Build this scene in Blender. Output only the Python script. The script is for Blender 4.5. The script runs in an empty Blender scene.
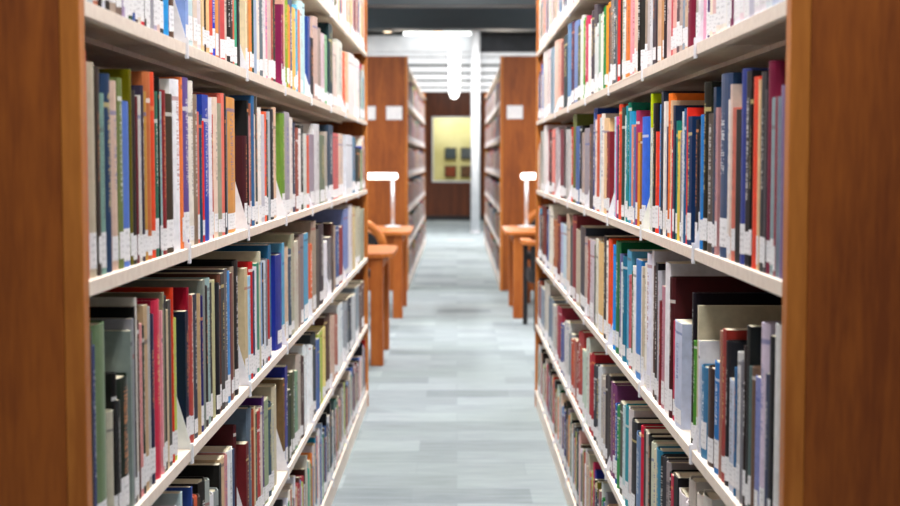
import bpy, math, random
from mathutils import Vector
random.seed(7)
S = bpy.context.scene
COL = S.collection
F = 1400.0
CAMH = 1.31
# ------------------------------------------------------------------ helpers
def lin(c):
    if isinstance(c, str): c = tuple(int(c[i:i+2], 16)/255 for i in (0, 2, 4))
    return tuple((x/12.92 if x <= .04045 else ((x+.055)/1.055)**2.4) for x in c)
class MB:
    def __init__(s): s.v=[]; s.f=[]; s.m=[]; s.uv=[]; s.col=[]; s.acc=[]; s.sm=[]
    def face(s, pts, m=0, uv=None, col=None, acc=None, smooth=False):
        b=len(s.v); s.v += [tuple(p) for p in pts]; s.f.append(tuple(range(b, b+len(pts)))); s.m.append(m)
        s.uv.append(uv or [(-1, 0)]*len(pts)); s.col.append(col or (1,1,1)); s.acc.append(acc or (1,1,1,0)); s.sm.append(smooth)
    def box(s, x0,x1,y0,y1,z0,z1, m=0, col=None):
        p=[(x0,y0,z0),(x1,y0,z0),(x1,y1,z0),(x0,y1,z0),(x0,y0,z1),(x1,y0,z1),(x1,y1,z1),(x0,y1,z1)]
        for q in ((3,2,1,0),(4,5,6,7),(0,1,5,4),(1,2,6,5),(2,3,7,6),(3,0,4,7)):
            s.face([p[i] for i in q], m, col=col)
    def prism(s, poly, axis, a, b, m=0):
        # poly: 2D points; axis 'y' -> (x,z) outline extruded along y ; 'z' -> (x,y) outline along z ; 'x' -> (y,z)
        def P(p,t): return (p[0],t,p[1]) if axis=='y' else ((p[0],p[1],t) if axis=='z' else (t,p[0],p[1]))
        n=len(poly)
        s.face([P(p,a) for p in poly], m); s.face([P(p,b) for p in reversed(poly)], m)
        for i in range(n):
            j=(i+1)%n; s.face([P(poly[i],a),P(poly[i],b),P(poly[j],b),P(poly[j],a)], m)
    def tube(s, pts, r, n=10, m=0):
        pts=[Vector(p) for p in pts]; rings=[]
        for i,p in enumerate(pts):
            d=(pts[min(i+1,len(pts)-1)]-pts[max(i-1,0)]).normalized()
            a=Vector((0,0,1)) if abs(d.z)<.9 else Vector((1,0,0))
            u=d.cross(a).normalized(); w=d.cross(u)
            rr = r[i] if isinstance(r,(list,tuple)) else r
            rings.append([p+(u*math.cos(2*math.pi*k/n)+w*math.sin(2*math.pi*k/n))*rr for k in range(n)])
        for i in range(len(rings)-1):
            for k in range(n):
                l=(k+1)%n; s.face([rings[i][k],rings[i][l],rings[i+1][l],rings[i+1][k]], m, smooth=True)
        s.face(list(reversed(rings[0])), m); s.face(rings[-1], m)
    def build(s, name, mats, parent=None, bevel=0, attrs=False, merge=True, loc=None):
        me=bpy.data.meshes.new(name); me.from_pydata(s.v, [], s.f)
        for mt in (mats if isinstance(mats,(list,tuple)) else [mats]): me.materials.append(mt)
        me.polygons.foreach_set('material_index', s.m)
        me.polygons.foreach_set('use_smooth', s.sm)
        if attrs:
            uvl=me.uv_layers.new(name='UVMap'); fl=[c for u in s.uv for p in u for c in p]; uvl.data.foreach_set('uv', fl)
            ca=me.color_attributes.new('col','FLOAT_COLOR','CORNER'); cb=me.color_attributes.new('acc','FLOAT_COLOR','CORNER')
            a=[];b=[]
            for f,c,k in zip(s.f,s.col,s.acc):
                a += [c[0],c[1],c[2],1]*len(f); b += list(k)*len(f)
            ca.data.foreach_set('color', a); cb.data.foreach_set('color', b)
        elif merge:
            import bmesh
            bm=bmesh.new(); bm.from_mesh(me); bmesh.ops.remove_doubles(bm, verts=bm.verts, dist=1e-5)
            bmesh.ops.recalc_face_normals(bm, faces=bm.faces); bm.to_mesh(me); bm.free()
        o=bpy.data.objects.new(name, me); COL.objects.link(o)
        if parent: o.parent=parent
        if loc: o.location=loc
        if bevel:
            md=o.modifiers.new('bevel','BEVEL'); md.width=bevel; md.segments=2; md.limit_method='ANGLE'
        return o
def empty(name, loc=(0,0,0), rz=0):
    o=bpy.data.objects.new(name, None); COL.objects.link(o); o.location=loc; o.rotation_euler=(0,0,rz); o.empty_display_size=.05; return o
def tag(o, label=None, cat=None, group=None, kind=None):
    if label: o['label']=label
    if cat: o['category']=cat
    if group: o['group']=group
    if kind: o['kind']=kind
    return o
# ------------------------------------------------------------------ materials
def mat(name, rough=.5, base=None, spec=.5):
    m=bpy.data.materials.new(name); m.use_nodes=True; nt=m.node_tree; b=nt.nodes['Principled BSDF']
    b.inputs['Roughness'].default_value=rough; b.inputs['Specular IOR Level'].default_value=spec
    if base: b.inputs['Base Color'].default_value=(*base,1)
    return m, nt, b
def N(nt, t, **kw):
    n=nt.nodes.new(t)
    for k,v in kw.items(): setattr(n,k,v)
    return n
def math_(nt, op, a, b=None, c=None):
    n=N(nt,'ShaderNodeMath',operation=op)
    for i,x in enumerate((a,b,c)):
        if x is None: continue
        if hasattr(x,'links'): nt.links.new(x, n.inputs[i])
        else: n.inputs[i].default_value=x
    return n.outputs[0]
def mix(nt, f, a, b, blend='MIX'):
    n=N(nt,'ShaderNodeMix',data_type='RGBA',blend_type=blend)
    for sock,x in ((n.inputs[0],f),(n.inputs[6],a),(n.inputs[7],b)):
        if hasattr(x,'links'): nt.links.new(x, sock)
        else: sock.default_value = x if isinstance(x,(int,float)) else (*x,1)[:4]
    return n.outputs[2]
def noise_mat(name, c1, c2, scale=(30,30,30), rough=.5, detail=4, bump=0, spec=.5, metallic=0, contrast=(.35,.65)):
    m,nt,b=mat(name,rough,spec=spec); b.inputs['Metallic'].default_value=metallic
    tc=N(nt,'ShaderNodeTexCoord'); mp=N(nt,'ShaderNodeMapping'); mp.inputs['Scale'].default_value=scale
    nt.links.new(tc.outputs['Object'], mp.inputs[0]); no=N(nt,'ShaderNodeTexNoise'); no.inputs['Scale'].default_value=1; no.inputs['Detail'].default_value=detail
    nt.links.new(mp.outputs[0], no.inputs[0])
    mr=N(nt,'ShaderNodeMapRange'); mr.inputs[1].default_value=contrast[0]; mr.inputs[2].default_value=contrast[1]
    nt.links.new(no.outputs[0], mr.inputs[0])
    nt.links.new(mix(nt, mr.outputs[0], c1, c2), b.inputs['Base Color'])
    if bump:
        bp=N(nt,'ShaderNodeBump'); bp.inputs['Strength'].default_value=bump; bp.inputs['Distance'].default_value=.002
        nt.links.new(no.outputs[0], bp.inputs['Height']); nt.links.new(bp.outputs[0], b.inputs['Normal'])
    return m
def wood(name, c1, c2, sc=(14,14,1.6)):
    m,nt,b=mat(name,.42,spec=.35)
    tc=N(nt,'ShaderNodeTexCoord'); mp=N(nt,'ShaderNodeMapping'); mp.inputs['Scale'].default_value=sc
    nt.links.new(tc.outputs['Object'], mp.inputs[0])
    n1=N(nt,'ShaderNodeTexNoise'); n1.inputs['Scale'].default_value=1; n1.inputs['Detail'].default_value=3; n1.inputs['Distortion'].default_value=.6
    nt.links.new(mp.outputs[0], n1.inputs[0])
    mp2=N(nt,'ShaderNodeMapping'); mp2.inputs['Scale'].default_value=tuple(x*9 for x in sc); nt.links.new(tc.outputs['Object'], mp2.inputs[0])
    n2=N(nt,'ShaderNodeTexNoise'); n2.inputs['Scale'].default_value=1; n2.inputs['Detail'].default_value=5; nt.links.new(mp2.outputs[0], n2.inputs[0])
    f=math_(nt,'MULTIPLY_ADD', n2.outputs[0], .35, math_(nt,'MULTIPLY', n1.outputs[0], .65))
    mr=N(nt,'ShaderNodeMapRange'); mr.inputs[1].default_value=.38; mr.inputs[2].default_value=.62; nt.links.new(f, mr.inputs[0])
    nt.links.new(mix(nt, mr.outputs[0], c1, c2), b.inputs['Base Color'])
    return m
def glow(name, c, st):
    m,nt,b=mat(name,.5,c); b.inputs['Emission Color'].default_value=(*c,1); b.inputs['Emission Strength'].default_value=st; return m
M={}
M['wood']=wood('cherry_veneer', lin('7a3c16'), lin('a2581f'))
M['trim']=wood('cherry_solid', lin('a86024'), lin('c87c34'))
M['tablewood']=wood('table_wood', lin('a8581f'), lin('c87a38'), (1.8,14,14))
M['legwood']=wood('table_leg_wood', lin('9a4c1a'), lin('b86a2c'))
M['darkwood']=wood('wall_veneer', lin('50260f'), lin('6c3517'), (8,8,.8))
M['steel']=noise_mat('shelf_enamel', lin('e2d2c4'), lin('ecded0'), (60,60,60), .45)
M['shadeback']=noise_mat('back_shade_enamel', lin('544c42'), lin('60584c'), (20,20,20), .6)  # back colour darkened to stand in for shade behind the books
M['bracket']=noise_mat('bracket_enamel', lin('dcdce4'), lin('e8e8ee'), (60,60,60), .4)
M['pages']=noise_mat('page_block', lin('cbbf9f'), lin('efe6cf'), (30,900,30), .85, 2)
M['card']=noise_mat('white_card', lin('e8e8ec'), lin('f6f6f8'), (40,40,40), .6)
M['cardframe']=noise_mat('card_frame', lin('b8bcc4'), lin('c8ccd2'), (40,40,40), .3)
M['white']=noise_mat('white_paint', lin('eceef2'), lin('f6f7fa'), (6,6,6), .5)
M['slate']=noise_mat('slate_paint', lin('4a545a'), lin('58636a'), (.4,3,3), .5)
M['black']=noise_mat('black_vinyl', lin('141418'), lin('1e1e22'), (40,40,40), .5)
M['ceiling']=noise_mat('ceiling_dark', lin('2c3234'), lin('363d40'), (3,3,3), .8)
M['wallpaint']=noise_mat('wall_paint', lin('c8c4bc'), lin('d4d0c8'), (3,3,3), .8)
M['louvre']=noise_mat('louvre_grey', lin('3a3c40'), lin('484a50'), (5,5,5), .5)
M['louvregap']=noise_mat('dark_green_gap', lin('182420'), lin('22302a'), (5,5,5), .7)
M['chrome']=noise_mat('brushed_metal', lin('c8c8cc'), lin('d8d8dc'), (50,50,50), .35, metallic=.3)
M['case']=noise_mat('display_wall', lin('c0bd88'), lin('d0cea0'), (2,2,2), .8)
M['lamp']=glow('lamp_glow', (1,.98,.95), 3)
M['pendant']=glow('pendant_glow', (1,1,.97), 4)
M['tubeglow']=glow('tube_glow', (1,.97,.93), 3)
M['warm']=glow('downlight_glow', (1,.8,.55), 2.2)
M['sky']=glow('skylight_glow', (.96,1,.98), 3)
# carpet planks
def carpet():
    m,nt,b=mat('carpet_planks',.95,spec=.1)
    tc=N(nt,'ShaderNodeTexCoord')
    br=N(nt,'ShaderNodeTexBrick'); br.offset=.37
    for k,v in (('Scale',1),('Brick Width',.46),('Row Height',.24),('Mortar Size',.0015),('Bias',0)): br.inputs[k].default_value=v
    br.inputs['Color1'].default_value=(0,0,0,1); br.inputs['Color2'].default_value=(1,1,1,1); br.inputs['Mortar'].default_value=(.2,.2,.2,1)
    nt.links.new(tc.outputs['Object'], br.inputs[0])
    mp=N(nt,'ShaderNodeMapping'); mp.inputs['Scale'].default_value=(5,34,1); nt.links.new(tc.outputs['Object'], mp.inputs[0])
    n1=N(nt,'ShaderNodeTexNoise'); n1.inputs['Scale'].default_value=1; n1.inputs['Detail'].default_value=4; nt.links.new(mp.outputs[0], n1.inputs[0])
    n2=N(nt,'ShaderNodeTexNoise'); n2.inputs['Scale'].default_value=260; nt.links.new(tc.outputs['Object'], n2.inputs[0])
    n3=N(nt,'ShaderNodeTexNoise'); n3.inputs['Scale'].default_value=1.1; nt.links.new(tc.outputs['Object'], n3.inputs[0])
    f=math_(nt,'ADD', math_(nt,'MULTIPLY', br.outputs[0], .42), math_(nt,'MULTIPLY', n1.outputs[0], .62))
    f=math_(nt,'ADD', f, math_(nt,'MULTIPLY', n2.outputs[0], .25)); f=math_(nt,'SUBTRACT', f, .17)
    c=mix(nt, f, lin('6b7478'), lin('b2bbc1'))
    mr=N(nt,'ShaderNodeMapRange'); mr.inputs[1].default_value=.4; mr.inputs[2].default_value=.62; nt.links.new(n3.outputs[0], mr.inputs[0])
    c=mix(nt, math_(nt,'MULTIPLY', mr.outputs[0], .35), c, lin('909c99'))
    nt.links.new(c, b.inputs['Base Color'])
    bp=N(nt,'ShaderNodeBump'); bp.inputs['Strength'].default_value=.3; bp.inputs['Distance'].default_value=.003
    nt.links.new(n2.outputs[0], bp.inputs['Height']); nt.links.new(bp.outputs[0], b.inputs['Normal'])
    return m
M['carpet']=carpet()
# book cover: base + accent lettering, driven by mesh attributes
def cover_mat():
    m,nt,b=mat('book_cover',.5,spec=.3)
    a=N(nt,'ShaderNodeVertexColor',layer_name='col'); k=N(nt,'ShaderNodeVertexColor',layer_name='acc')
    uv=N(nt,'ShaderNodeUVMap'); sp=N(nt,'ShaderNodeSeparateXYZ'); nt.links.new(uv.outputs[0], sp.inputs[0])
    u,v=sp.outputs[0],sp.outputs[1]; seed=k.outputs['Alpha']
    cv=N(nt,'ShaderNodeCombineXYZ')
    nt.links.new(math_(nt,'MULTIPLY',u,2.2),cv.inputs[0]); nt.links.new(math_(nt,'MULTIPLY',v,120),cv.inputs[1]); nt.links.new(math_(nt,'MULTIPLY',seed,91),cv.inputs[2])
    no=N(nt,'ShaderNodeTexNoise'); no.inputs['Scale'].default_value=1; no.inputs['Detail'].default_value=1; nt.links.new(cv.outputs[0], no.inputs[0])
    t=math_(nt,'GREATER_THAN', no.outputs[0], .52)
    for x in (math_(nt,'GREATER_THAN',u,.33), math_(nt,'LESS_THAN',u,.67),
              math_(nt,'GREATER_THAN',v,math_(nt,'MULTIPLY_ADD',seed,.3,.28)),
              math_(nt,'LESS_THAN',v,math_(nt,'MULTIPLY_ADD',seed,-.25,.93)),
              math_(nt,'LESS_THAN',seed,.6)):
        t=math_(nt,'MULTIPLY',t,x)
    # decorative bands at head and tail of some spines
    fr=math_(nt,'FRACT', math_(nt,'MULTIPLY',seed,7.31))
    band=math_(nt,'LESS_THAN', math_(nt,'ABSOLUTE', math_(nt,'SUBTRACT', v, math_(nt,'MULTIPLY_ADD',fr,.35,.6))), .012)
    band=math_(nt,'MULTIPLY', math_(nt,'MULTIPLY',band, math_(nt,'GREATER_THAN',u,-.5)), math_(nt,'GREATER_THAN',fr,.55))
    t=math_(nt,'MAXIMUM', t, band)
    tc=N(nt,'ShaderNodeTexCoord'); n2=N(nt,'ShaderNodeTexNoise'); n2.inputs['Scale'].default_value=55; n2.inputs['Detail'].default_value=5; nt.links.new(tc.outputs['Object'], n2.inputs[0])
    w=math_(nt,'MULTIPLY_ADD', n2.outputs[0], .5, .75)
    wc=N(nt,'ShaderNodeCombineColor')
    for i in range(3): nt.links.new(w, wc.inputs[i])
    c=mix(nt, 1.0, a.outputs[0], wc.outputs[0], 'MULTIPLY')
    c=mix(nt, math_(nt,'MULTIPLY',t,.6), c, k.outputs[0])
    nt.links.new(c, b.inputs['Base Color'])
    nt.links.new(math_(nt,'MULTIPLY_ADD', fr, .4, .28), b.inputs['Roughness'])
    return m
M['cover']=cover_mat()
def label_mat():
    m,nt,b=mat('spine_label_paper',.7)
    uv=N(nt,'ShaderNodeUVMap'); sp=N(nt,'ShaderNodeSeparateXYZ'); nt.links.new(uv.outputs[0], sp.inputs[0])
    k=N(nt,'ShaderNodeVertexColor',layer_name='acc')
    cv=N(nt,'ShaderNodeCombineXYZ'); nt.links.new(math_(nt,'MULTIPLY',sp.outputs[0],9),cv.inputs[0]); nt.links.new(math_(nt,'MULTIPLY',sp.outputs[1],6),cv.inputs[1]); nt.links.new(math_(nt,'MULTIPLY',k.outputs['Alpha'],80),cv.inputs[2])
    no=N(nt,'ShaderNodeTexNoise'); no.inputs['Scale'].default_value=1; nt.links.new(cv.outputs[0],no.inputs[0])
    ln=math_(nt,'GREATER_THAN', math_(nt,'SINE', math_(nt,'MULTIPLY',sp.outputs[1],31)), .2)
    t=math_(nt,'MULTIPLY', math_(nt,'GREATER_THAN',no.outputs[0],.5), ln)
    t=math_(nt,'MULTIPLY', t, math_(nt,'MULTIPLY', math_(nt,'GREATER_THAN',sp.outputs[0],.2), math_(nt,'LESS_THAN',sp.outputs[0],.8)))
    nt.links.new(mix(nt, math_(nt,'MULTIPLY',t,.28), lin('ececef'), lin('60606c')), b.inputs['Base Color'])
    return m
M['label']=label_mat()
# ------------------------------------------------------------------ camera
cam=bpy.data.cameras.new('camera'); co=bpy.data.objects.new('camera', cam); COL.objects.link(co); S.camera=co
cam.sensor_width=36; cam.lens=F/900*36; cam.clip_end=100; cam.clip_start=.05
K=math.sqrt(7*7+93*93+F*F)
th=math.asin(93/K); ps=math.asin(7/K)
co.location=(0,0,CAMH); co.rotation_euler=(math.pi/2-th,0,ps)
cam.dof.use_dof=True; cam.dof.focus_distance=3.0; cam.dof.aperture_fstop=cam.lens/10.5; cam.dof.aperture_blades=0
W=Vector((-math.sin(ps)*math.cos(th), math.cos(ps)*math.cos(th), -math.sin(th)))
R=Vector((math.cos(ps), math.sin(ps), 0)); U=R.cross(W)
def unproj(px,py,X):
    d=R*((px-450)/F)+U*((253-py)/F)+W; s=X/d.x
    return Vector((X, d.y*s, d.z*s+CAMH))
def proj(p):
    q=Vector(p)-Vector((0,0,CAMH)); z=q.dot(W); return 450+F*q.dot(R)/z, 253-F*q.dot(U)/z
# ------------------------------------------------------------------ books
XL,XR=.473,.417
YN=1.792
BAY=.704; ZK=[1.76+BAY*k for k in range(9)]
ROWS=[.088,.442,.796,1.154,1.513,1.870]
LIP=.020
SETBACK=.007
rows={}   # (side,row) -> (reference pixel y, text: "x[:top]:hex", "gX" = gap up to X)
rows['L4']=(30,"95::b0bcc4 101::c08068 103::303030 108::d8dce8 112::403830 120::b8a89c 124::8a7a70 126::b8a8c8 131::e8e8ec 134::4a6048 137::4868a8 139::402028 143::dcd4c8 145.5::d83040 147.5::301818 153::e8ecf0 155::a8a8b0 159::c0b8d0 161::e0c8c0 165::404048 171::10a0e0 176::6a5040 g187 190::98b0e0 195::c8dce0 199::dcccc0 203::e0d8dc 205::e8d0a8 207::50382c 211::e8c898 214::d86858 217::3050c8 220::e0a060 223::a87878 226::d86868 229::d8c8c0 231::303030 234::504848 237::d87050 239::60b898 241::303030 g247 249::e8d8b8 251::c8a070 253::e89850 255::205040 258::a8b8d0 261::e8dcd0 264::78828a 267::e8e0e0 269.5::f0a0b8 272::d0c0b8 274::b04838 276::204030 g281.5 284::982860 286::d8b0a0 288.5::98b040 291::f0a050 293::607090 296::e8c070 299::70b8d8 301::e89060 306::c0dce0 g308 311:18:3858a0 315:40:181c28 319:20:c8b0a8 322:30:a89890 326:36:dcc8d0 330:38:90b898 334:27:184048 338:46:d8c8c0 343:44:d8d8d0 346:54:e07048 350:55:e8c0a0 356:58:e0d8d8 360:62:e4dcd8 366:64:e8e4e4")
rows['L3']=(150,"90:52:c85f46 98:64:c8beaa 101:68:4b413c 107:94:8cafa5 113:75:325073 119.5:82:dcc3b4 124:79:7d8c55 131:102:5f86d2 133:70:78730a 137:91:231c1e 139:97:7c2030 143:96:d4d4ce 145:86:4a4258 148:92:c8a050 153:73:c87d50 156:73:e65f3c 159.5:92:3a7a68 160.5:77:16181a 163:92:a8c8c8 168:91:962832 175:95:46371f 182:81:f0f0f5 184.5:78:eb8c50 191:79:735fa0 195:82:ebe6dc 199:95:96826f 201:112:e08070 203:115:2d5a78 205:121:e13732 211:96:2d50b4 213:98:eceaf0 216:115:c84b32 219.5:98:ebd7c8 223:104:aaaa96 226:94:eb8273 227.5:95:1e222c 230:110:5a788c 238:99:d7a05a g245.5 248:136:55232d 249.5:101:16161a 251:116:d8a0a0 253.5:104:965a3c 255:96:4678a5 257:115:e8e4d8 260:97:50504a 262:108:eeeae4 266:115:cdcdd7 267.5:112:f07858 269.5:120:1e4a40 271.5:112:b8c0c8 275:110:282d37 278:108:e1c3aa g281.5 286:114:7da046 291:113:aaa5af 294:118:e8e4e0 297:123:3c4b69 299.5:128:a55f50 302:129:e4e0e0 305:126:38403c 308:134:d8dcd8 311:136:d87860 316:135:a59baa 321:125:d8d8dc 327:136:7d8c78 329:132:b8b0a8 334:126:465a6e 340:134:cd6e6e 347:135:ddc8b8 353:136:d8dce4 358:138:5a90b0 362:148:3c3c32 366:132:9488a8")
rows['L2']=(340,"90:335:6a6258 93:330:2c2828 95.5:345:50588a 109:320:78906c 113.5:410:c8c4b4 117:372:151515 120:400:1a2026 131:373:14301f 133:330:98a4a0 134.5:318:a0a0a8 136:306:1a1a1a 138:297:e0dcd4 140:320:705048 143:323:e0a0a0 145:325:405048 149:304:c8b090 151:306:c0c0c0 156:313:2c3058 162:298:d84060 163.5:310:e8b0b8 165:292:96967f 167:295:282430 169:309:d8c8a8 172.5:299:5a5a58 174.5:287:d84820 177.5:317:c8d878 g187 190:310:0c2848 191.5:287:a8183c 194:295:c06058 195.5:296:e8e0c8 199:293:40485c 202:293:c8b088 204:295:383880 206.5:279:909890 209:285:403838 212:277:a8c0c0 214:282:4a4440 218.5:279:c8c8a0 221:282:303038 223:274:785040 226:272:585858 229:268:686870 232:270:60a0d8 234:272:8a5850 236:266:a89888 240:259:202020 g246 249.5:267:d0c0a0 252:275:a8d0e8 254:261:c82828 256:270:204070 258:266:e0e0e8 260.5:262:489880 262:251:d0ccb8 264:262:90b0d8 265.5:262:404040 267:260:d0d8e0 269:258:909098 271:259:c03028 273.5:244:3078a0 g279 285:252:3040a0 287:242:70b0d0 290:246:d8c0a8 293:248:506478 296:233:b8b8a0 300:240:d0ccc0 303:236:a09088 306:233:988c90 310:232:68a8c8 314:243:e07848 318:220:b0a090 321:228:686460 326:222:504850 330:240:f0f0f8 333:236:888488 335:222:4a2c28 338:225:b8a898 341:225:5870a0 345:225:a04048 350:207:8898c8 354:204:e8e8f0 358:205:d8c8a0 362:206:c8c4b0 366:208:b0b8a8")
rows['L1']=(450,"203:494:605048 209:477:101010 212:478:b0b8b4 216:492:e8e8ec 220:488:a0a8a8 222:463:181818 226:455:d8c0a0 229:453:d8a0a0 234:446:e8ecf0 235.5:448:204878 237:424:602028 g245 250:441:7a2830 253:405:708090 255:408:b05838 257:405:d8c8a8 259:412:205038 262:408:c04848 264:405:d8d0c8 266:395:603080 270:396:a0b090 273:400:506878 276:402:c8c8b0 279:383:d0c8b0 g284 287:377:806848 289:364:3040a0 292::384838 296::606850 299::90b098 303::c0b8b0 305::605050 308::e8f0f4 g311 314::f0f4f8 318::50585c 321::5878b0 324::c0d070 327::e8dc98 332::6a5048 336::d8c0b0 340::b87868 345::e0e8ec 349::a8b0b8 353::404858 357::c8ccd0 361::98a4ac 366::705048")
rows['R4']=(30,"776::d0d8e8 768::c8d4e8 763::e0e8f0 752::e8e4ec 747::c8c8d8 742::e8e8f0 738::ecdce4 731::e8e4ec 729.5::884868 724::e0e8ee 718::ece8e0 714::f0e4dc 711::e8c8c8 708.5::f0e8d8 706.5::604078 703::e8e8f0 699.5::e8b0c8 697::e8e4e8 695::c0b8b0 g690 686::8a2848 684::d8c0a8 681::9aa8b8 678::c8b8b0 675::705860 671::e8b8b0 668.5::d04858 665::d8c0c0 663::403038 659::cc9c70 657::d8b8a0 654::605850 651::483848 649::d8d8dc 646::c8c0c0 644::b0a090 g641.5 639::101c20 637::181818 634::e0c8b8 629::e8a8b0 624::e89048 622::d8e0e0 620.5::c8a060 619::303030 616.5::d83830 613::606870 610::908880 608:9:7a5040 605.5::e8a030 603::209040 600::e8e8e0 598::a0b8a8 594::d8dcdc 591::605860 587::e8e0dc 585::d04870 582::60b040 580::e8e8e4 577:28:606840 573:24:8098c8 570:24:603058 567:26:7098c0 563:38:204048 560:44:a05858 557:42:e8b8a8 553:44:e8ccc0 550:50:98b0c0 547:52:d8c8c8 542:55:e8e0dc 538:58:c8c0c0 534:60:a8a0a8")
rows['R3']=(150,"779:86:8878a0 776:97:90a0ac 774:97:a04858 770:98:98b0b4 766:62:8c2c50 764:90:505058 759:73:303840 757:80:e8c8a0 751:78:e85020 749:90:181818 744:72:202028 739:70:4858a0 734:110:2c2c2c 731:108:d88878 729:85:e0ccc0 727:100:e8e4e0 717:76:3c5a80 714.5:108:c89898 712:88:284868 706:114:5a5044 702:83:2c2c20 699.5:115:2890d8 697:125:30283c 694.5:120:181830 g690 686:117:0c4070 685:108:e03828 683:109:1070a0 681:112:d8dce0 678:132:989498 675.5:131:e8d060 674:121:108880 672:106:203858 670.5:130:e04050 669:101:e8c8a8 667:94:f08830 664:127:101060 662:102:f0ece8 660:92:283448 657.5:105:1c90d0 654.5:132:f04828 651.5:104:201820 650:128:e0e4dc 649:94:c8d820 640.5:117.5:4078e0 638.5:133:a07030 635.5:133:e0a030 634:111:b04070 632.5:127:7080b0 630.5:125:e8a088 628:112:30a8d8 626.5:103:108870 625.5:106:20a0b0 623:116:e0ece8 620:108:305048 618:105:e05838 616:125:205870 614:117:d860a0 613:117:c0dcec g608.5 605.5:132:902838 602:119:e8c8a0 600.5:114:f0e8e0 598:118:d0e0e8 596:115:d86030 594:120:e8dcd8 591.5:109:2050a0 588:125:60585c 583:129:a8a0a8 580:133:c8b8b0 578:126:303030 574.5:127:5878b0 572:114:788040 568:128:d04840 565:130:c8c8c8 562:128:505058 559:130:904858 554:128:c8c0c4 551:130:e09088 549:132:303030 547:130:b04050 543:125:e8e4e4 539:132:c0c4c0 534:135:b8bcb8")
rows['R2']=(340,"772:322:dcdcdc 769:335:20242c 765:373:103c68 759:321:dcd0e0 755:376:9098c8 751:366:806858 749:366:688080 746:325:202828 743:345:301c20 740:360:909098 736.5:351:d8d8d8 734:367:1070a0 728:378:c8d0e0 725:340:303038 721.5:328:a84038 719:330:b08070 713:360:1880c0 706:365:483028 699.5:364:4888b0 698:340:e0e0e8 695:305:d0c8b0 693:340:60a040 691:292:201828 g680 673:319:c8d0e4 671:320:d03060 668:276:581820 663:261:f0f0f4 660:285:c890a0 658:300:902030 656:270:c8c8d0 653.5:262:181420 651:265:705850 649:250:e8e8ee 645:252:e8e8f4 643:262:f0ece4 641:266:d0c4b0 639:266:e8e4dc 634:258:2890d8 631:265:f0f0f0 629.5:270:107048 628:274:d07880 624:249:68b0d0 621:255:0080a0 619.5:262:dce0e0 617.5:253:7878a8 614:240:108050 611.5:244:20a0f0 606.5:238:f06020 605:240:e8e8e0 602:235:383030 596:240:e8c890 594:238:d8d8d0 592:244:40582c 588:238:d0c8d0 585:238:b85048 583:236:c8b8b0 578:225:404858 574:228:c8c0b0 571:214:9c4850 568:225:606870 565:213:d8c4b0 561:223:c8dce8 558:222:b8c4e0 555:214:803840 551:218:b87850 547:204:e8e4d8 544:208:4068a0 540:204:702028 535:204:405888")
rows['R1']=(450,"700:490:e8e4dc 692:486:f0e8e0 687:476:d0c8c0 683:500:f0e8ec 676:488:e8e0e4 672:473:201c28 670:474:c84860 667:470:303030 664.5:460:a8a0a0 662:455:484850 659:454:282828 655:446:3090b0 653:448:e0d8c0 650:440:d8dcc8 647:433:202020 645:432:c0b8b0 642:428:282020 640:424:d83050 634:430:6888b0 630:417:383840 627:406:d8d0d0 624:403:18a0b0 621:404:c8dce0 618:400:606058 616:404:48a060 613:402:2868b0 610::8a5080 608::605050 604::50484c 600::c8c0b8 597::d8dce0 592::3c4450 588::b83040 585::d8e0d8 581::c8d8cc 577::b85050 573::a04830 570::c86040 567::a0a8b0 563::d8d8d8 559::6070a8 555::b0485c 551::c8c4c0 547::8898a8 543::d0ccc4 539::98a4b4 535::c0b0a8")
PAL=[]
for k,(yy,t) in rows.items():
    for w in t.split():
        if ':' in w: PAL.append(w.split(':')[2])
BRIGHT=[c for c in PAL if sum(int(c[i:i+2],16) for i in (0,2,4))>480]
books=[]  # dicts: side,row,y0,y1,h,d,col
def add_book(lst, side,row,a,b,h,hexc, depth=None):
    for zk in ZK:
        if a < zk+.002 and b > zk-.002:
            if zk-a > b-zk: b=zk-.002
            else: a=zk+.002
    if b-a < .0055: return
    h=max(.15,min(h,.322))
    lst.append(dict(side=side,row=row,a=a,b=b,h=h,d=depth or min(.25,max(.13,h*random.uniform(.68,.8))),col=hexc,back=random.choice([0,0,0,.0005,.001,.002,.003]) if a>2.4 else 0))
def fill(lst, side,row,a,end,pal,thick=(.011,.036),seed=None):
    while a < end-.012:
        nx=min([z for z in ZK if z>a+.004]+[end])
        t=random.triangular(*thick, thick[0]+.007)
        if random.random()<.06: t*=1.5
        if a+t > nx-.002:
            if nx-a < .012 or random.random()<.5: a=nx+.002; continue
            t=nx-.002-a
        if nx-a < .045 and random.random()<.5 and nx<end: a=nx+.002; continue
        add_book(lst,side,row,a,a+t-.0004,random.triangular(.18,.30,.235),random.choice(pal)); a+=t
allb={}
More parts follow.
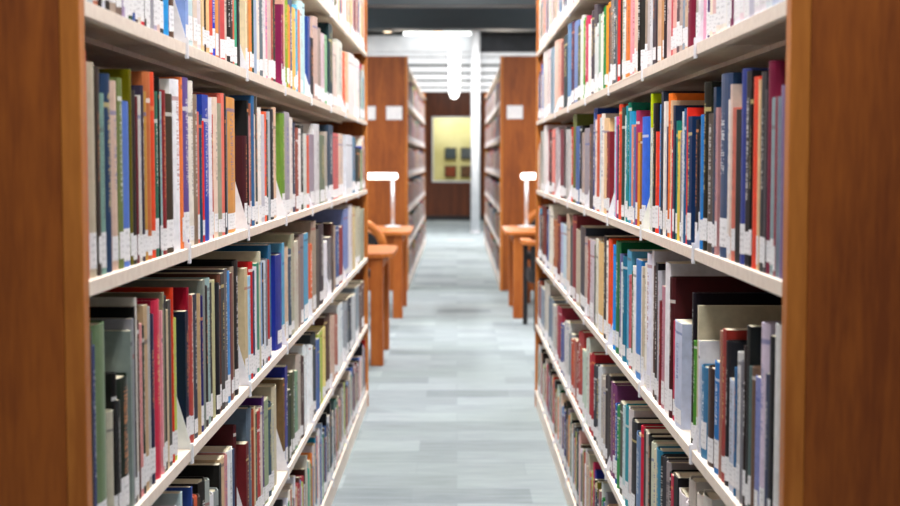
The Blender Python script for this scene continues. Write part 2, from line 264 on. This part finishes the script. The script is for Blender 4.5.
for side in 'LR':
    Xs = -(XL+SETBACK) if side=='L' else XR+SETBACK
    for row in range(6):
        lst=[]; key=side+str(row)
        if key in rows:
            yy,t=rows[key]; toks=t.split()
            first=toks[0].split(':')[0]
            st={'L4':84,'L3':84,'L2':87,'L1':198,'R4':785,'R3':784,'R2':781,'R1':708}[key]
            cur=max(YN+.001, unproj(st,yy,Xs).y)
            if cur>YN+.05: fill(lst,side,row,YN+.001,cur,PAL)
            for w in toks:
                if w[0]=='g': cur=unproj(float(w[1:]),yy,Xs).y; continue
                x,top,hx=w.split(':'); x=float(x)
                y=unproj(x,yy,Xs).y
                if y>7.36: break
                h = random.triangular(.20,.30,.25) if not top else unproj(x,float(top),Xs).z-ROWS[row]
                # re-project: the top was read at the far edge of the spine
                if top: 
                    dd=(y); h=(lambda p: p)(h)
                if y-cur>.055 and not top: # two volumes of one set
                    mid=(y+cur)/2; add_book(lst,side,row,cur,mid-.0004,h,hx); add_book(lst,side,row,mid,y-.0004,h*random.uniform(.95,1.02),hx)
                else: add_book(lst,side,row,cur,y-.0004,h,hx)
                cur=max(cur,y)
            if cur<7.3: fill(lst,side,row,cur,7.36,PAL)
        else:
            fill(lst,side,row,YN+.001,7.36, PAL)
        allb[key]=lst; books+=lst
def darkness(h): return sum(int(h[i:i+2],16) for i in (0,2,4))/765
def book_geo(mb, bk, ox=0,oy=0,oz=0, flip=1, parts='cpl', lod=0):
    """spine faces +x at x=0 (times flip); thickness along y"""
    t=bk['b']-bk['a']; h=bk['h']; d=bk['d']; rnd=random.Random(int(bk['a']*10000)*13+bk['row']*7+(3 if bk['side']=='L' else 5))
    hard = rnd.random()<.55 and t>.012
    bt=.0026 if hard else .0006; ins=.0035 if hard else 0
    n=(6 if hard else 2) if lod==0 else 2
    bulge=(min(.22*t,.008) if hard else min(.004,.08*t)); L=darkness(bk['col'])
    col=tuple(c**1.22 for c in lin(bk['col']))
    ac = rnd.choice([(.85,.83,.78),(.75,.6,.25),(.9,.9,.9),(.8,.3,.1)]) if L<.55 else rnd.choice([(.05,.05,.08),(.35,.05,.05),(.05,.1,.35),(.1,.1,.1)])
    acc=(*ac, rnd.random())
    def P(x,y,z): return (ox+flip*x, oy+flip*y, oz+z)
    arc=[]
    for i in range(n+1):
        s=i/n; y=-t/2+t*s; arc.append((-bulge*(2*s-1)**2, y))
    kw=dict(col=col, acc=acc)
    if 'c' in parts:
        m=0
        for i in range(n):
            (x0,y0),(x1,y1)=arc[i],arc[i+1]; u0,u1=i/n,(i+1)/n
            mb.face([P(x0,y0,0),P(x1,y1,0),P(x1,y1,h),P(x0,y0,h)],m,[(u0,0),(u1,0),(u1,1),(u0,1)],smooth=hard,**kw)
            # spine thickness seen from above
            q0=(x0-.002,y0); q1=(x1-.002,y1)
            mb.face([P(x0,y0,h),P(x1,y1,h),P(q1[0],q1[1],h),P(q0[0],q0[1],h)],m,**kw)
        for sy in (-1,1):
            yo=sy*t/2; yi=sy*(t/2-bt); xb=-bulge
            mb.face([P(xb,yo,0),P(-d,yo,0),P(-d,yo,h),P(xb,yo,h)],m,**kw)
            mb.face([P(xb,yo,h),P(-d,yo,h),P(-d,yi,h),P(xb,yi,h)],m,**kw)
            mb.face([P(-d,yo,0),P(-d,yi,0),P(-d,yi,h),P(-d,yo,h)],m,**kw)
            mb.face([P(xb,yi,0),P(-d,yi,0),P(-d,yi,h),P(xb,yi,h)],m,**kw)
    if 'p' in parts:
        y0=-t/2+bt+.0001; y1=-y0; m=mb_pm(mb); x0=-bulge-.0022; x1=-d+ins; z0=.0003+ins; z1=h-ins-.0002
        p=[P(x0,y0,z0),P(x1,y0,z0),P(x1,y1,z0),P(x0,y1,z0),P(x0,y0,z1),P(x1,y0,z1),P(x1,y1,z1),P(x0,y1,z1)]
        for q in ((4,5,6,7),(0,1,5,4),(1,2,6,5),(2,3,7,6),(3,0,4,7),(0,1,2,3)): mb.face([p[i] for i in q],m,**kw)
    if 'l' in parts and rnd.random()<.86:
        m=mb_lm(mb); z0=.006+rnd.random()*.012; z1=z0+rnd.uniform(.026,.05); e=.0004
        for i in range(n):
            (x0,y0),(x1,y1)=arc[i],arc[i+1]; u0,u1=i/n,(i+1)/n
            s=.96
            mb.face([P(x0+e,y0*s,z0),P(x1+e,y1*s,z0),P(x1+e,y1*s,z1),P(x0+e,y0*s,z1)],m,[(u0,0),(u1,0),(u1,1),(u0,1)],**kw)
        return True
    return False
MULTI={'v':False}
def mb_pm(mb): return 1 if MULTI['v'] else 0
def mb_lm(mb): return 2 if MULTI['v'] else 0
# visible area in the photograph's frame
def vis(bk):
    s=-1 if bk['side']=='L' else 1; X=s*((XL if s<0 else XR)+SETBACK); zb=ROWS[bk['row']]
    xa,yt=proj((X,bk['a'],zb+bk['h'])); xb,yb=proj((X,bk['b'],zb))
    yt2=proj((X,bk['b'],zb+bk['h']))[1]
    w=abs(min(max(xb,84),786)-min(max(xa,84),786)); return w*max(0,min(506,yb)-max(0,yt2))
books.sort(key=vis, reverse=True)
chosen=set(id(b) for b in books[:300])
CN={'coral red':'d8604a','red':'c82830','burgundy':'7a2030','orange':'e87a38','tan':'c8a070','cream':'e4d8bc','white':'f0f0f2','pale grey':'cccccc','grey':'8c8c90','dark grey':'505054','black':'1c1c1e','brown':'6a4a38','dark brown':'402e22','yellow':'e6d050','mustard':'c8a040','olive':'70743a','sage green':'8ca078','green':'2c8c50','dark green':'1a3c2a','lime green':'b8d050','teal':'208490','dark teal':'204850','pale teal':'a0c4c0','bright blue':'2090e0','blue':'3860b8','navy blue':'1c2850','slate blue':'5c7898','pale blue':'b4cce4','lilac':'c0b0d4','purple':'684c90','magenta':'b03880','pink':'e8a8b4','mauve':'987088','beige':'ccb8a4'}
def cname(h):
    r=[int(h[i:i+2],16) for i in (0,2,4)]
    return min(CN, key=lambda k: sum((a-int(CN[k][i:i+2],16))**2*w for a,i,w in zip(r,(0,2,4),(1,1.2,.9))))
ORD='first second third fourth fifth sixth seventh eighth ninth tenth eleventh twelfth thirteenth fourteenth fifteenth sixteenth seventeenth eighteenth nineteenth twentieth'.split()
def ordn(i):
    if i<20: return ORD[i]
    if i<29: return 'twenty-'+ORD[i-20]
    if i==29: return 'thirtieth'
    if i<39: return 'thirty-'+ORD[i-30]
    return 'fortieth' if i==39 else 'forty-'+ORD[i-40]
RN=['bottom','low','lower','middle','upper','top']
stuff=MB()
for key,lst in allb.items():
    side,row=key[0],int(key[1]); sd='left' if side=='L' else 'right'
    lst.sort(key=lambda b:b['a'])
    cnt={}
    for i,bk in enumerate(lst):
        bay=sum(1 for z in ZK if z<(bk['a']+bk['b'])/2)-1; j=cnt.get(bay,0); cnt[bay]=j+1
        s=-1 if side=='L' else 1
        X=s*((XL if s<0 else XR)+SETBACK+bk['back']); yc=(bk['a']+bk['b'])/2; z=ROWS[row]
        flip=1 if side=='L' else -1
        if id(bk) in chosen:
            r=empty('book',(X,yc,z+.0002), 0 if side=='L' else math.pi)
            t=bk['b']-bk['a']; c=cname(bk['col']); nb=lst[i+1] if i+1<len(lst) else lst[i-1]
            size='thick' if t>.03 else ('slim' if t<.014 else ('tall' if bk['h']>.27 else ('short' if bk['h']<.2 else 'upright')))
            lab=f"{size} {c} book beside a {cname(nb['col'])} one, {ordn(j)} in {ORD[bay]} bay, {sd} {RN[row]} shelf"
            tag(r,lab,'book',f"books on the {sd} {RN[row]} shelf")
            m=MB(); book_geo(m,bk,parts='c'); m.build('cover',M['cover'],r,attrs=True)
            m=MB(); book_geo(m,bk,parts='p'); m.build('pages',M['pages'],r,attrs=True)
            m=MB()
            if book_geo(m,bk,parts='l'): tag(m.build('spine_label',M['label'],r,attrs=True),'white call number label')
        else:
            MULTI['v']=True; book_geo(stuff,bk,X,yc,z+.0002,flip,'cpl',lod=1); MULTI['v']=False
# ------------------------------------------------------------------ shelving ranges
def make_range(name, side, label, y0, y1, zks, X, cards, full=True):
    s=-1 if side=='L' else 1
    root=empty(name,(s*X,y0,0)); tag(root,label,'bookcase','library bookcases along the aisle')
    L=lambda x: s*x        # local x: 0 at aisle face, positive away from the aisle
    def bx(m,a,b,c,d,e,f): m.box(min(L(a),L(b)),max(L(a),L(b)),c-y0,d-y0,e,f)
    H=2.34; T=.026
    m=MB(); bx(m,.026,.64,y0,y0+T,0,H); m.build('end_panel',M['wood'],root,.0015)
    m=MB(); bx(m,.0,.0258,y0-.0015,y0+T,0,H); tag(m.build('edge_trim',M['trim'],root,.002),'solid wood edging lighter than the panel')
    m=MB(); bx(m,.026,.64,y1,y1+T,0,H); m.build('end_panel',M['wood'],root,.0015)
    m=MB(); bx(m,-.001,.0258,y1,y1+T,0,H); m.build('edge_trim',M['trim'],root,.002)
    m=MB(); bx(m,.31,.33,y0+T,y1,0,2.25); m.build('shade_back_panel',M['shadeback'],root)  # added sheet closing the open shelving so the interior reads dark
    m=MB(); bx(m,.0,.34,y0+T,y1,2.232,2.252); m.build('canopy_top',M['steel'],root,.001)
    m=MB(); bx(m,.004,.30,y0+T,y1,0,ROWS[0]-LIP); m.build('base_plinth',M['steel'],root,.001)
    for ri,z in enumerate(ROWS):
        for k in range(len(zks)-1):
            a=max(zks[k],y0+T)+.0015; b=min(zks[k+1],y1)-.0015
            m=MB()
            # folded steel shelf: deck plus front lip with return
            bx(m,.0,.302,a,b,z-.0025,z); bx(m,.0,.0025,a,b,z-LIP,z-.0025); bx(m,.0025,.014,a,b,z-LIP,z-LIP+.002)
            bx(m,.296,.302,a,b,z-LIP,z-.0025); bx(m,.13,.15,a,b,z-.012,z-.0025)
            m.build('shelf',M['steel'],root,.0006 if full else 0)
        for k,zk in enumerate(zks):
            if zk<y0+T+.01 or zk>y1-.01: continue
            m=MB(); w=.0012
            pol=[(.0,z+.0005),(.0,z+.014),(.030,z+.118),(.045,z+.145),(.10,z+.16),(.30,z+.165),(.30,z+.0005)]
            m.prism([(L(p[0]+.002),p[1]) for p in pol],'y',zk-y0-w,zk-y0+w)
            bx(m,-.003,.002,zk-.006,zk+.006,z-LIP-.006,z+.010)
            m.build('shelf_bracket',M['bracket'],root)
    for (cx,cz,cw,ch) in cards:
        f=MB(); bx(f,cx-cw/2-.006,cx+cw/2+.006,y0-.005,y0-.0002,cz-ch/2-.006,cz+ch/2+.006); fo=f.build('sign_holder',M['cardframe'],root,.001)
        f=MB(); bx(f,cx-cw/2,cx+cw/2,y0-.0065,y0-.005,cz-ch/2,cz+ch/2); tag(f.build('sign_card',M['card'],fo),'blank looking white range sign card')
    return root
make_range('bookcase','L','near left bookcase, brown wood end panel filling the photo\'s left edge',YN-.026,7.385,ZK,XL,[])
make_range('bookcase','R','near right bookcase, brown wood end panel filling the photo\'s right edge',YN-.026,7.385,ZK,XR,[])
Y2=14.0; Z2=[Y2+.026+.96*k for k in range(9)]; E2=Z2[-1]
make_range('bookcase','L','far left bookcase behind the study tables, white sign cards on its end panel',Y2,E2+.004,Z2,.49,[(.135,1.777,.15,.125),(.40,1.777,.15,.125)],False)
make_range('bookcase','R','far right bookcase behind the study tables, single white card on its end panel',Y2,E2+.004,Z2,.43,[(.145,1.785,.15,.125),],False)
ZK_save=ZK; 
for side,X in (('L',.49),('R',.43)):
    for row in range(6):
        lst=[]; ZK=Z2; fill(lst,side,row,Z2[0]+.004,E2-.01,PAL,(.02,.05))
        s=-1 if side=='L' else 1
        MULTI['v']=True
        for bk in lst: book_geo(stuff,bk,s*(X+SETBACK),(bk['a']+bk['b'])/2,ROWS[row]+.0002,1 if side=='L' else -1,'cpl',lod=1)
        MULTI['v']=False
o=stuff.build('shelved_books',[M['cover'],M['pages'],M['label']],attrs=True)
tag(o,'remaining rows of closely packed books filling the farther bays and far bookcases','books',kind='stuff')
# ------------------------------------------------------------------ study tables, lamps, chairs
def table(cx0,cx1,y0,y1,label,h=.72):
    r=empty('study_table',((cx0+cx1)/2,(y0+y1)/2,0)); tag(r,label,'table','wooden study tables beyond the bookcases')
    w=(cx1-cx0)/2; d=(y1-y0)/2; rr=.12; pol=[]
    for (sx,sy,a0) in ((1,1,0),(-1,1,90),(-1,-1,180),(1,-1,270)):
        for k in range(5):
            a=math.radians(a0+k*22.5); pol.append((sx*(w-rr)+rr*math.cos(a), sy*(d-rr)+rr*math.sin(a)))
    m=MB(); m.prism(pol,'z',h-.03,h); m.build('tabletop',M['tablewood'],r,.004)
    m=MB()
    for (a,b,c,e) in ((-w+.07,w-.07,-d+.06,-d+.08),(-w+.07,w-.07,d-.08,d-.06),(-w+.07,-w+.09,-d+.08,d-.08),(w-.09,w-.07,-d+.08,d-.08)):
        m.box(a,b,c,e,h-.10,h-.03)
    m.build('apron',M['legwood'],r)
    for sx in (-1,1):
        for sy in (-1,1):
            x=sx*(w-.105); y=sy*(d-.07); q=.04
            m=MB(); m.box(x-q,x+q,y-q,y+q,0,h-.03); m.build('leg',M['legwood'],r,.004)
    return r
table(-1.52,-.405,8.82,9.72,'nearer left wooden study table just past the near bookcase')
table(-1.50,-.385,11.5,12.6,'farther left wooden study table with a white lamp before the far bookcase')
table(.40,1.50,11.5,12.6,'right wooden study table with a white lamp before the far bookcase')
def lamp(x,y,x0,x1,label,h=.72):
    r=empty('table_lamp',(x,y,h)); tag(r,label,'lamp','white study table lamps')
    m=MB(); m.tube([(0,0,0),(0,0,.012),(0,0,.018)],[.075,.075,.03],20); m.build('base',M['chrome'],r)
    m=MB(); m.tube([(0,0,.015),(0,0,.42)],.016,12); m.build('post',M['chrome'],r)
    m=MB(); a,b=x0-x,x1-x; m.tube([(a,0,.448),(a+.012,0,.448),(b-.012,0,.448),(b,0,.448)],[.014,.028,.028,.014],16)
    tag(m.build('lamp_shade',M['lamp'],r),'glowing white tube shade')
    return r
lamp(-.565,12.3,-.80,-.52,'glowing white table lamp standing on the farther left study table')
lamp(.61,12.3,.56,.84,'glowing white table lamp standing on the right study table')
def chair(x,y,rz,label):
    r=empty('reading_chair',(x,y,0),rz); tag(r,label,'chair','wooden reading chairs with black upholstery')
    # faces +y ; back at -y
    m=MB(); pol=[]
    for k in range(13):
        a=math.pi*k/12; pol.append((.22*math.cos(a),.64+.20*math.sin(a)))
    pts=[(.22,-.21,.42)]+[(p[0],-.22-.04*(p[1]-.6),p[1]) for p in pol]+[(-.22,-.21,.42)]
    m.tube(pts,.034,10); m.build('back_frame',M['tablewood'],r)
    m=MB(); inner=[(p[0]*.88,.62+(p[1]-.64)*.86) for p in pol]+[(-.19,.50),(.19,.50)]
    m.prism(inner,'y',-.245,-.21); m.build('backrest',M['black'],r,.006)
    m=MB(); m.box(-.23,.23,-.20,.23,.40,.46); m.build('seat',M['black'],r,.015)
    for sx in (-1,1):
        for yy in (-.20,.20):
            m=MB(); m.tube([(sx*.20,yy,0),(sx*.205,yy,.41)],[.016,.022],10); m.build('leg',M['legwood'],r)
chair(-.79,10.98,0,'wooden chair with rounded back drawn up to the farther left study table')
chair(.86,12.98,math.pi,'wooden chair with rounded back on the far side of the right lamp table')
r=empty('armchair',(.80,10.9,0)); tag(r,'black seated armchair with rounded wood arm rail in front of the right study table','chair')
out=[];inn=[]
for k in range(13):
    a=math.pi+math.pi*k/12; out.append((.30*math.cos(a),-.02+.30*math.sin(a))); inn.append((.215*math.cos(a),-.02+.215*math.sin(a)))
m=MB(); m.prism([(-.30,.28)]+out+[(.30,.28),(.215,.28)]+inn[::-1]+[(-.215,.28)],'z',.655,.69); m.build('arm_rail',M['tablewood'],r,.006)
m=MB(); m.prism([(-.25,.26)]+[(p[0]*.83,p[1]*.83) for p in out]+[(.25,.26)],'z',.36,.46); m.build('seat',M['black'],r,.015)
m=MB(); m.prism([(p[0]*.9,p[1]*.9) for p in out[2:-2]]+[(p[0],p[1]) for p in inn[2:-2]][::-1],'z',.46,.655); m.build('backrest',M['black'],r)
for (x,y) in ((-.255,.23),(.255,.23),(-.19,-.20),(.19,-.20)):
    m=MB(); m.box(x-.018,x+.018,y-.018,y+.018,0,.656 if y>0 else .37); m.build('leg',M['black'],r,.003)
# ------------------------------------------------------------------ room
def struct(name, m, mt, bevel=0): return tag(m.build(name, mt, None, bevel), kind='structure')
YB=30.5; XW=8.0; HC=4.0
m=MB(); m.box(-XW,XW,-4,YB+.2,-.1,0); struct('floor',m,M['carpet'])
m=MB(); m.box(-XW,XW,-4,YB+.2,HC,HC+.1); struct('ceiling',m,M['ceiling'])
m=MB(); m.box(-XW-.15,-XW,-4,YB+.2,-.1,HC+.1); struct('wall_left',m,M['wallpaint'])
m=MB(); m.box(XW,XW+.15,-4,YB+.2,-.1,HC+.1); struct('wall_right',m,M['wallpaint'])
# back wall with an opening for the lit display window
wx0,wx1,wz0,wz1=-.545,.46,.83,2.25
m=MB()
m.box(-XW,wx0,YB,YB+.2,0,HC); m.box(wx1,XW,YB,YB+.2,0,HC); m.box(wx0,wx1,YB,YB+.2,0,wz0); m.box(wx0,wx1,YB,YB+.2,wz1,HC)
struct('wall_back',m,M['darkwood'])
m=MB(); m.box(-XW,XW,YB-.02,YB,0,.1); struct('baseboard_back',m,M['black'])
w=empty('window_1',((wx0+wx1)/2,YB,wz0)); tag(w,kind='structure')
m=MB(); cx=(wx1-wx0)/2; f=.03; hh=wz1-wz0
for b in ((-cx,-cx+f,0,hh),(cx-f,cx,0,hh),(-cx+f,cx-f,0,f),(-cx+f,cx-f,hh-f,hh)): m.box(b[0],b[1],-.01,.05,b[2],b[3])
m.build('window_frame',M['white'],w)
m=MB(); m.box(-1.6,1.6,1.6,1.65,-.5,hh+.6); m.box(-1.65,-1.6,.2,1.65,-.5,hh+.6); m.box(1.6,1.65,.2,1.65,-.5,hh+.6); m.box(-1.65,1.65,.2,1.65,hh+.6,hh+.65); m.box(-1.65,1.65,.2,1.65,-.55,-.5)
m.build('room_beyond',M['case'],w)
pc=[('2c3a44','40505c'),('3a4048','56606a'),('5c2c18','8a3c20'),('3c2c24','6a4830')]
sp=YB+1.6
for i,(px,py) in enumerate(((450.5,153.5),(466.5,153.5),(450.5,171.5),(466.5,171.5))):
    x=(px-457)/F*sp; z=CAMH-(py-160)/F*sp
    r=empty('framed_picture',(x,sp-.03,z-.13)); tag(r,['upper left','upper right','lower left reddish','lower right brown'][i]+' framed picture on the yellow wall seen through the far window','picture','pictures behind the far window')
    m=MB(); m.box(-.13,.13,-.005,.03,0,.26); m.build('picture_frame',M['black'],r)
    m=MB(); m.box(-.11,.11,-.008,-.005,.02,.24); m.build('picture',noise_mat('picture_print',lin(pc[i][0]),lin(pc[i][1]),(14,14,14),.6),r)
# white column
m=MB(); r=empty('column',(.33,25.1,0)); tag(r,'tall round white column standing in the far open area','column')
m=MB(); m.tube([(0,0,0),(0,0,3.99)],.082,28); m.build('shaft',M['white'],r)
m=MB(); m.tube([(0,0,0),(0,0,.03)],.10,28); m.build('base_ring',M['chrome'],r)
# louvred fascia beyond
YF=26.0
for i,(a,b) in enumerate(((3.21,3.29),(3.075,3.195),(2.925,3.03),(2.79,2.89),(2.66,2.755),(2.57,2.63))):
    m=MB(); m.box(-2.2,2.2,YF,YF+.05,a,b); struct('trim_%d'%(i+1),m,M['white'],.003)
m=MB(); m.box(-2.2,2.2,YF+.08,YF+.12,2.57,3.29); struct('trim_7',m,M['louvregap'])
m=MB(); m.box(-2.2,.33,YF,YF+.12,3.30,3.60); struct('trim_8',m,M['white'],.004)
r=empty('air_grille',(1.3,YF,3.3)); tag(r,'dark grey slatted air grille right of the white column under the ceiling','grille')
m=MB(); m.box(-.95,.95,.04,.1,0,.30); m.build('housing',M['louvre'],r)
for k in range(5):
    m=MB(); m.prism([(.0,.012+k*.058),(.035,.045+k*.058),(.038,.040+k*.058),(.003,.007+k*.058)],'x',-.95,.95); m.build('slat',M['louvre'],r)
m=MB(); r=empty('skylight_fixture',(-.35,YF-.3,3.54)); tag(r,'bright white ceiling light strip above the white fascia','ceiling light')
m=MB(); m.box(-.62,.62,-.06,.06,.04,.115); m.build('diffuser',M['sky'],r,.01)
m=MB(); m.box(-.64,.64,-.08,.08,.115,.15); m.build('housing',M['white'],r)
for x in (-.5,.5):
    m=MB(); m.tube([(x,0,.15),(x,0,HC-3.54)],.006,6); m.build('hanger',M['chrome'],r)
# dark ceiling beams
for i,(ya,yb) in enumerate(((12.7,12.95),(15.0,15.35))):
    m=MB(); m.box(-XW+.01,XW-.01,ya,yb,2.70,HC-.001); struct('trim_%d'%(9+i),m,M['slate'],.01)
for px in (388,438):
    x=(px-457)/F*15.1; r=empty('downlight',(x,15.12,2.68)); tag(r,'small warm downlight under the dark beam, '+('left' if px<400 else 'right')+' of two','downlight','downlights under the dark beam')
    m=MB(); m.tube([(0,0,0),(0,0,.02)],.05,16); m.build('trim_ring',M['chrome'],r)
    m=MB(); m.tube([(0,0,-.006),(0,0,0)],.04,16); m.build('bulb',M['warm'],r)
# pendant
r=empty('pendant_lamp',(-.035,18.0,2.09)); tag(r,'long white glowing pendant lamp with rounded end above the aisle','pendant lamp')
m=MB(); pts=[];rs=[]
for k in range(7):
    a=math.pi/2*k/6; pts.append((0,0,.08*(1-math.cos(a)))); rs.append(max(.004,.062*math.sin(a)))
pts.append((0,0,.64)); rs.append(.068)
m.tube(pts,rs,24); m.build('lamp_shade',M['pendant'],r)
m=MB(); m.tube([(0,0,.64),(0,0,.67)],.088,20); m.build('cap',M['white'],r)
m=MB(); m.tube([(0,0,.67),(0,0,HC-2.09)],.006,8); m.build('rod',M['white'],r)
# ------------------------------------------------------------------ lights
def area(name, loc, sx, sy, e, col=(1,1,1), rot=(0,0,0), spread=180):
    l=bpy.data.lights.new(name,'AREA'); l.shape='RECTANGLE'; l.size=sx; l.size_y=sy; l.energy=e; l.color=col; l.spread=math.radians(spread)
    o=bpy.data.objects.new(name,l); COL.objects.link(o); o.location=loc; o.rotation_euler=rot; return o
def fixture(x,y,z,w,l,e,label,along=True,col=(1,.985,.96)):
    r=empty('ceiling_light',(x,y,z)); tag(r,label,'ceiling light','linear ceiling lights')
    m=MB(); m.box(-w/2,w/2,-l/2,l/2,.0,.06); m.build('housing',M['white'],r,.005)
    m=MB(); m.box(-w/2+.02,w/2-.02,-l/2+.02,l/2-.02,-.012,0); m.build('diffuser',M['tubeglow'],r)
    for sy in (-1,1):
        m=MB(); m.tube([(0,sy*l*.4,.06),(0,sy*l*.4,HC-z)],.004,6); m.build('hanger',M['chrome'],r)
    area('area_lamp',(x,y,z-.02),w,l,e,col)
for x in (-1.1,1.1): fixture(x,-1.3,3.3,.3,1.3,9,('left' if x<0 else 'right')+' added lamp, unseen behind the viewpoint, brightening the near bookcase end panels')  # unseen lamps added behind the viewpoint to light the near end panels
names=['nearest','second','third','fourth','fifth']
for i,y in enumerate((.9,2.5,4.1,5.7,7.3)):
    fixture(0,y,2.95,.26,1.3,36 if i else 22,names[i]+' linear ceiling light hanging over the near book aisle')
for i,(x,y) in enumerate(((-2.2,9.6),(2.2,9.6),(-2.2,11.8),(2.2,11.8),(0,10.8))):
    fixture(x,y,3.0,.4,1.5,60,['front left','front right','back left','back right','central'][i]+' ceiling light over the study tables')
for i,y in enumerate((16.6,19.4)):
    fixture(.0,y,3.35,.26,1.3,85,['nearer','farther'][i]+' ceiling light over the far book aisle')
for i,(x,y) in enumerate(((-1.8,23.4),(.25,22.7),(2.2,23.4),(0,28.4))):
    fixture(x,y,3.75 if y<26 else 3.4,.5,1.4,(190 if i==1 else 90) if y<26 else 40,['left','middle','right','rearmost'][i]+' ceiling light in the open area past the far bookcases')  # second lamp is added out of sight to brighten the white column
for x in (-2.6,2.6): fixture(x,13.95,3.4,.3,1.2,60,('left' if x<0 else 'right')+' added lamp hidden between the dark beams to brighten the rear one')  # lamps added out of sight to brighten the second beam's face
area('window_room_lamp',(0,YB+.9,2.7),1.5,.6,34,(1,.97,.85))
# added even world fill, entering by the open rear; no glazing there
wd=bpy.data.worlds.new('world'); S.world=wd; wd.use_nodes=True
wd.node_tree.nodes['Background'].inputs[0].default_value=(.80,.9,1,1); wd.node_tree.nodes['Background'].inputs[1].default_value=.10
vs=S.view_settings; vs.view_transform='Standard'; vs.look='None'; vs.gamma=1; vs.exposure=.38; vs.use_curve_mapping=False
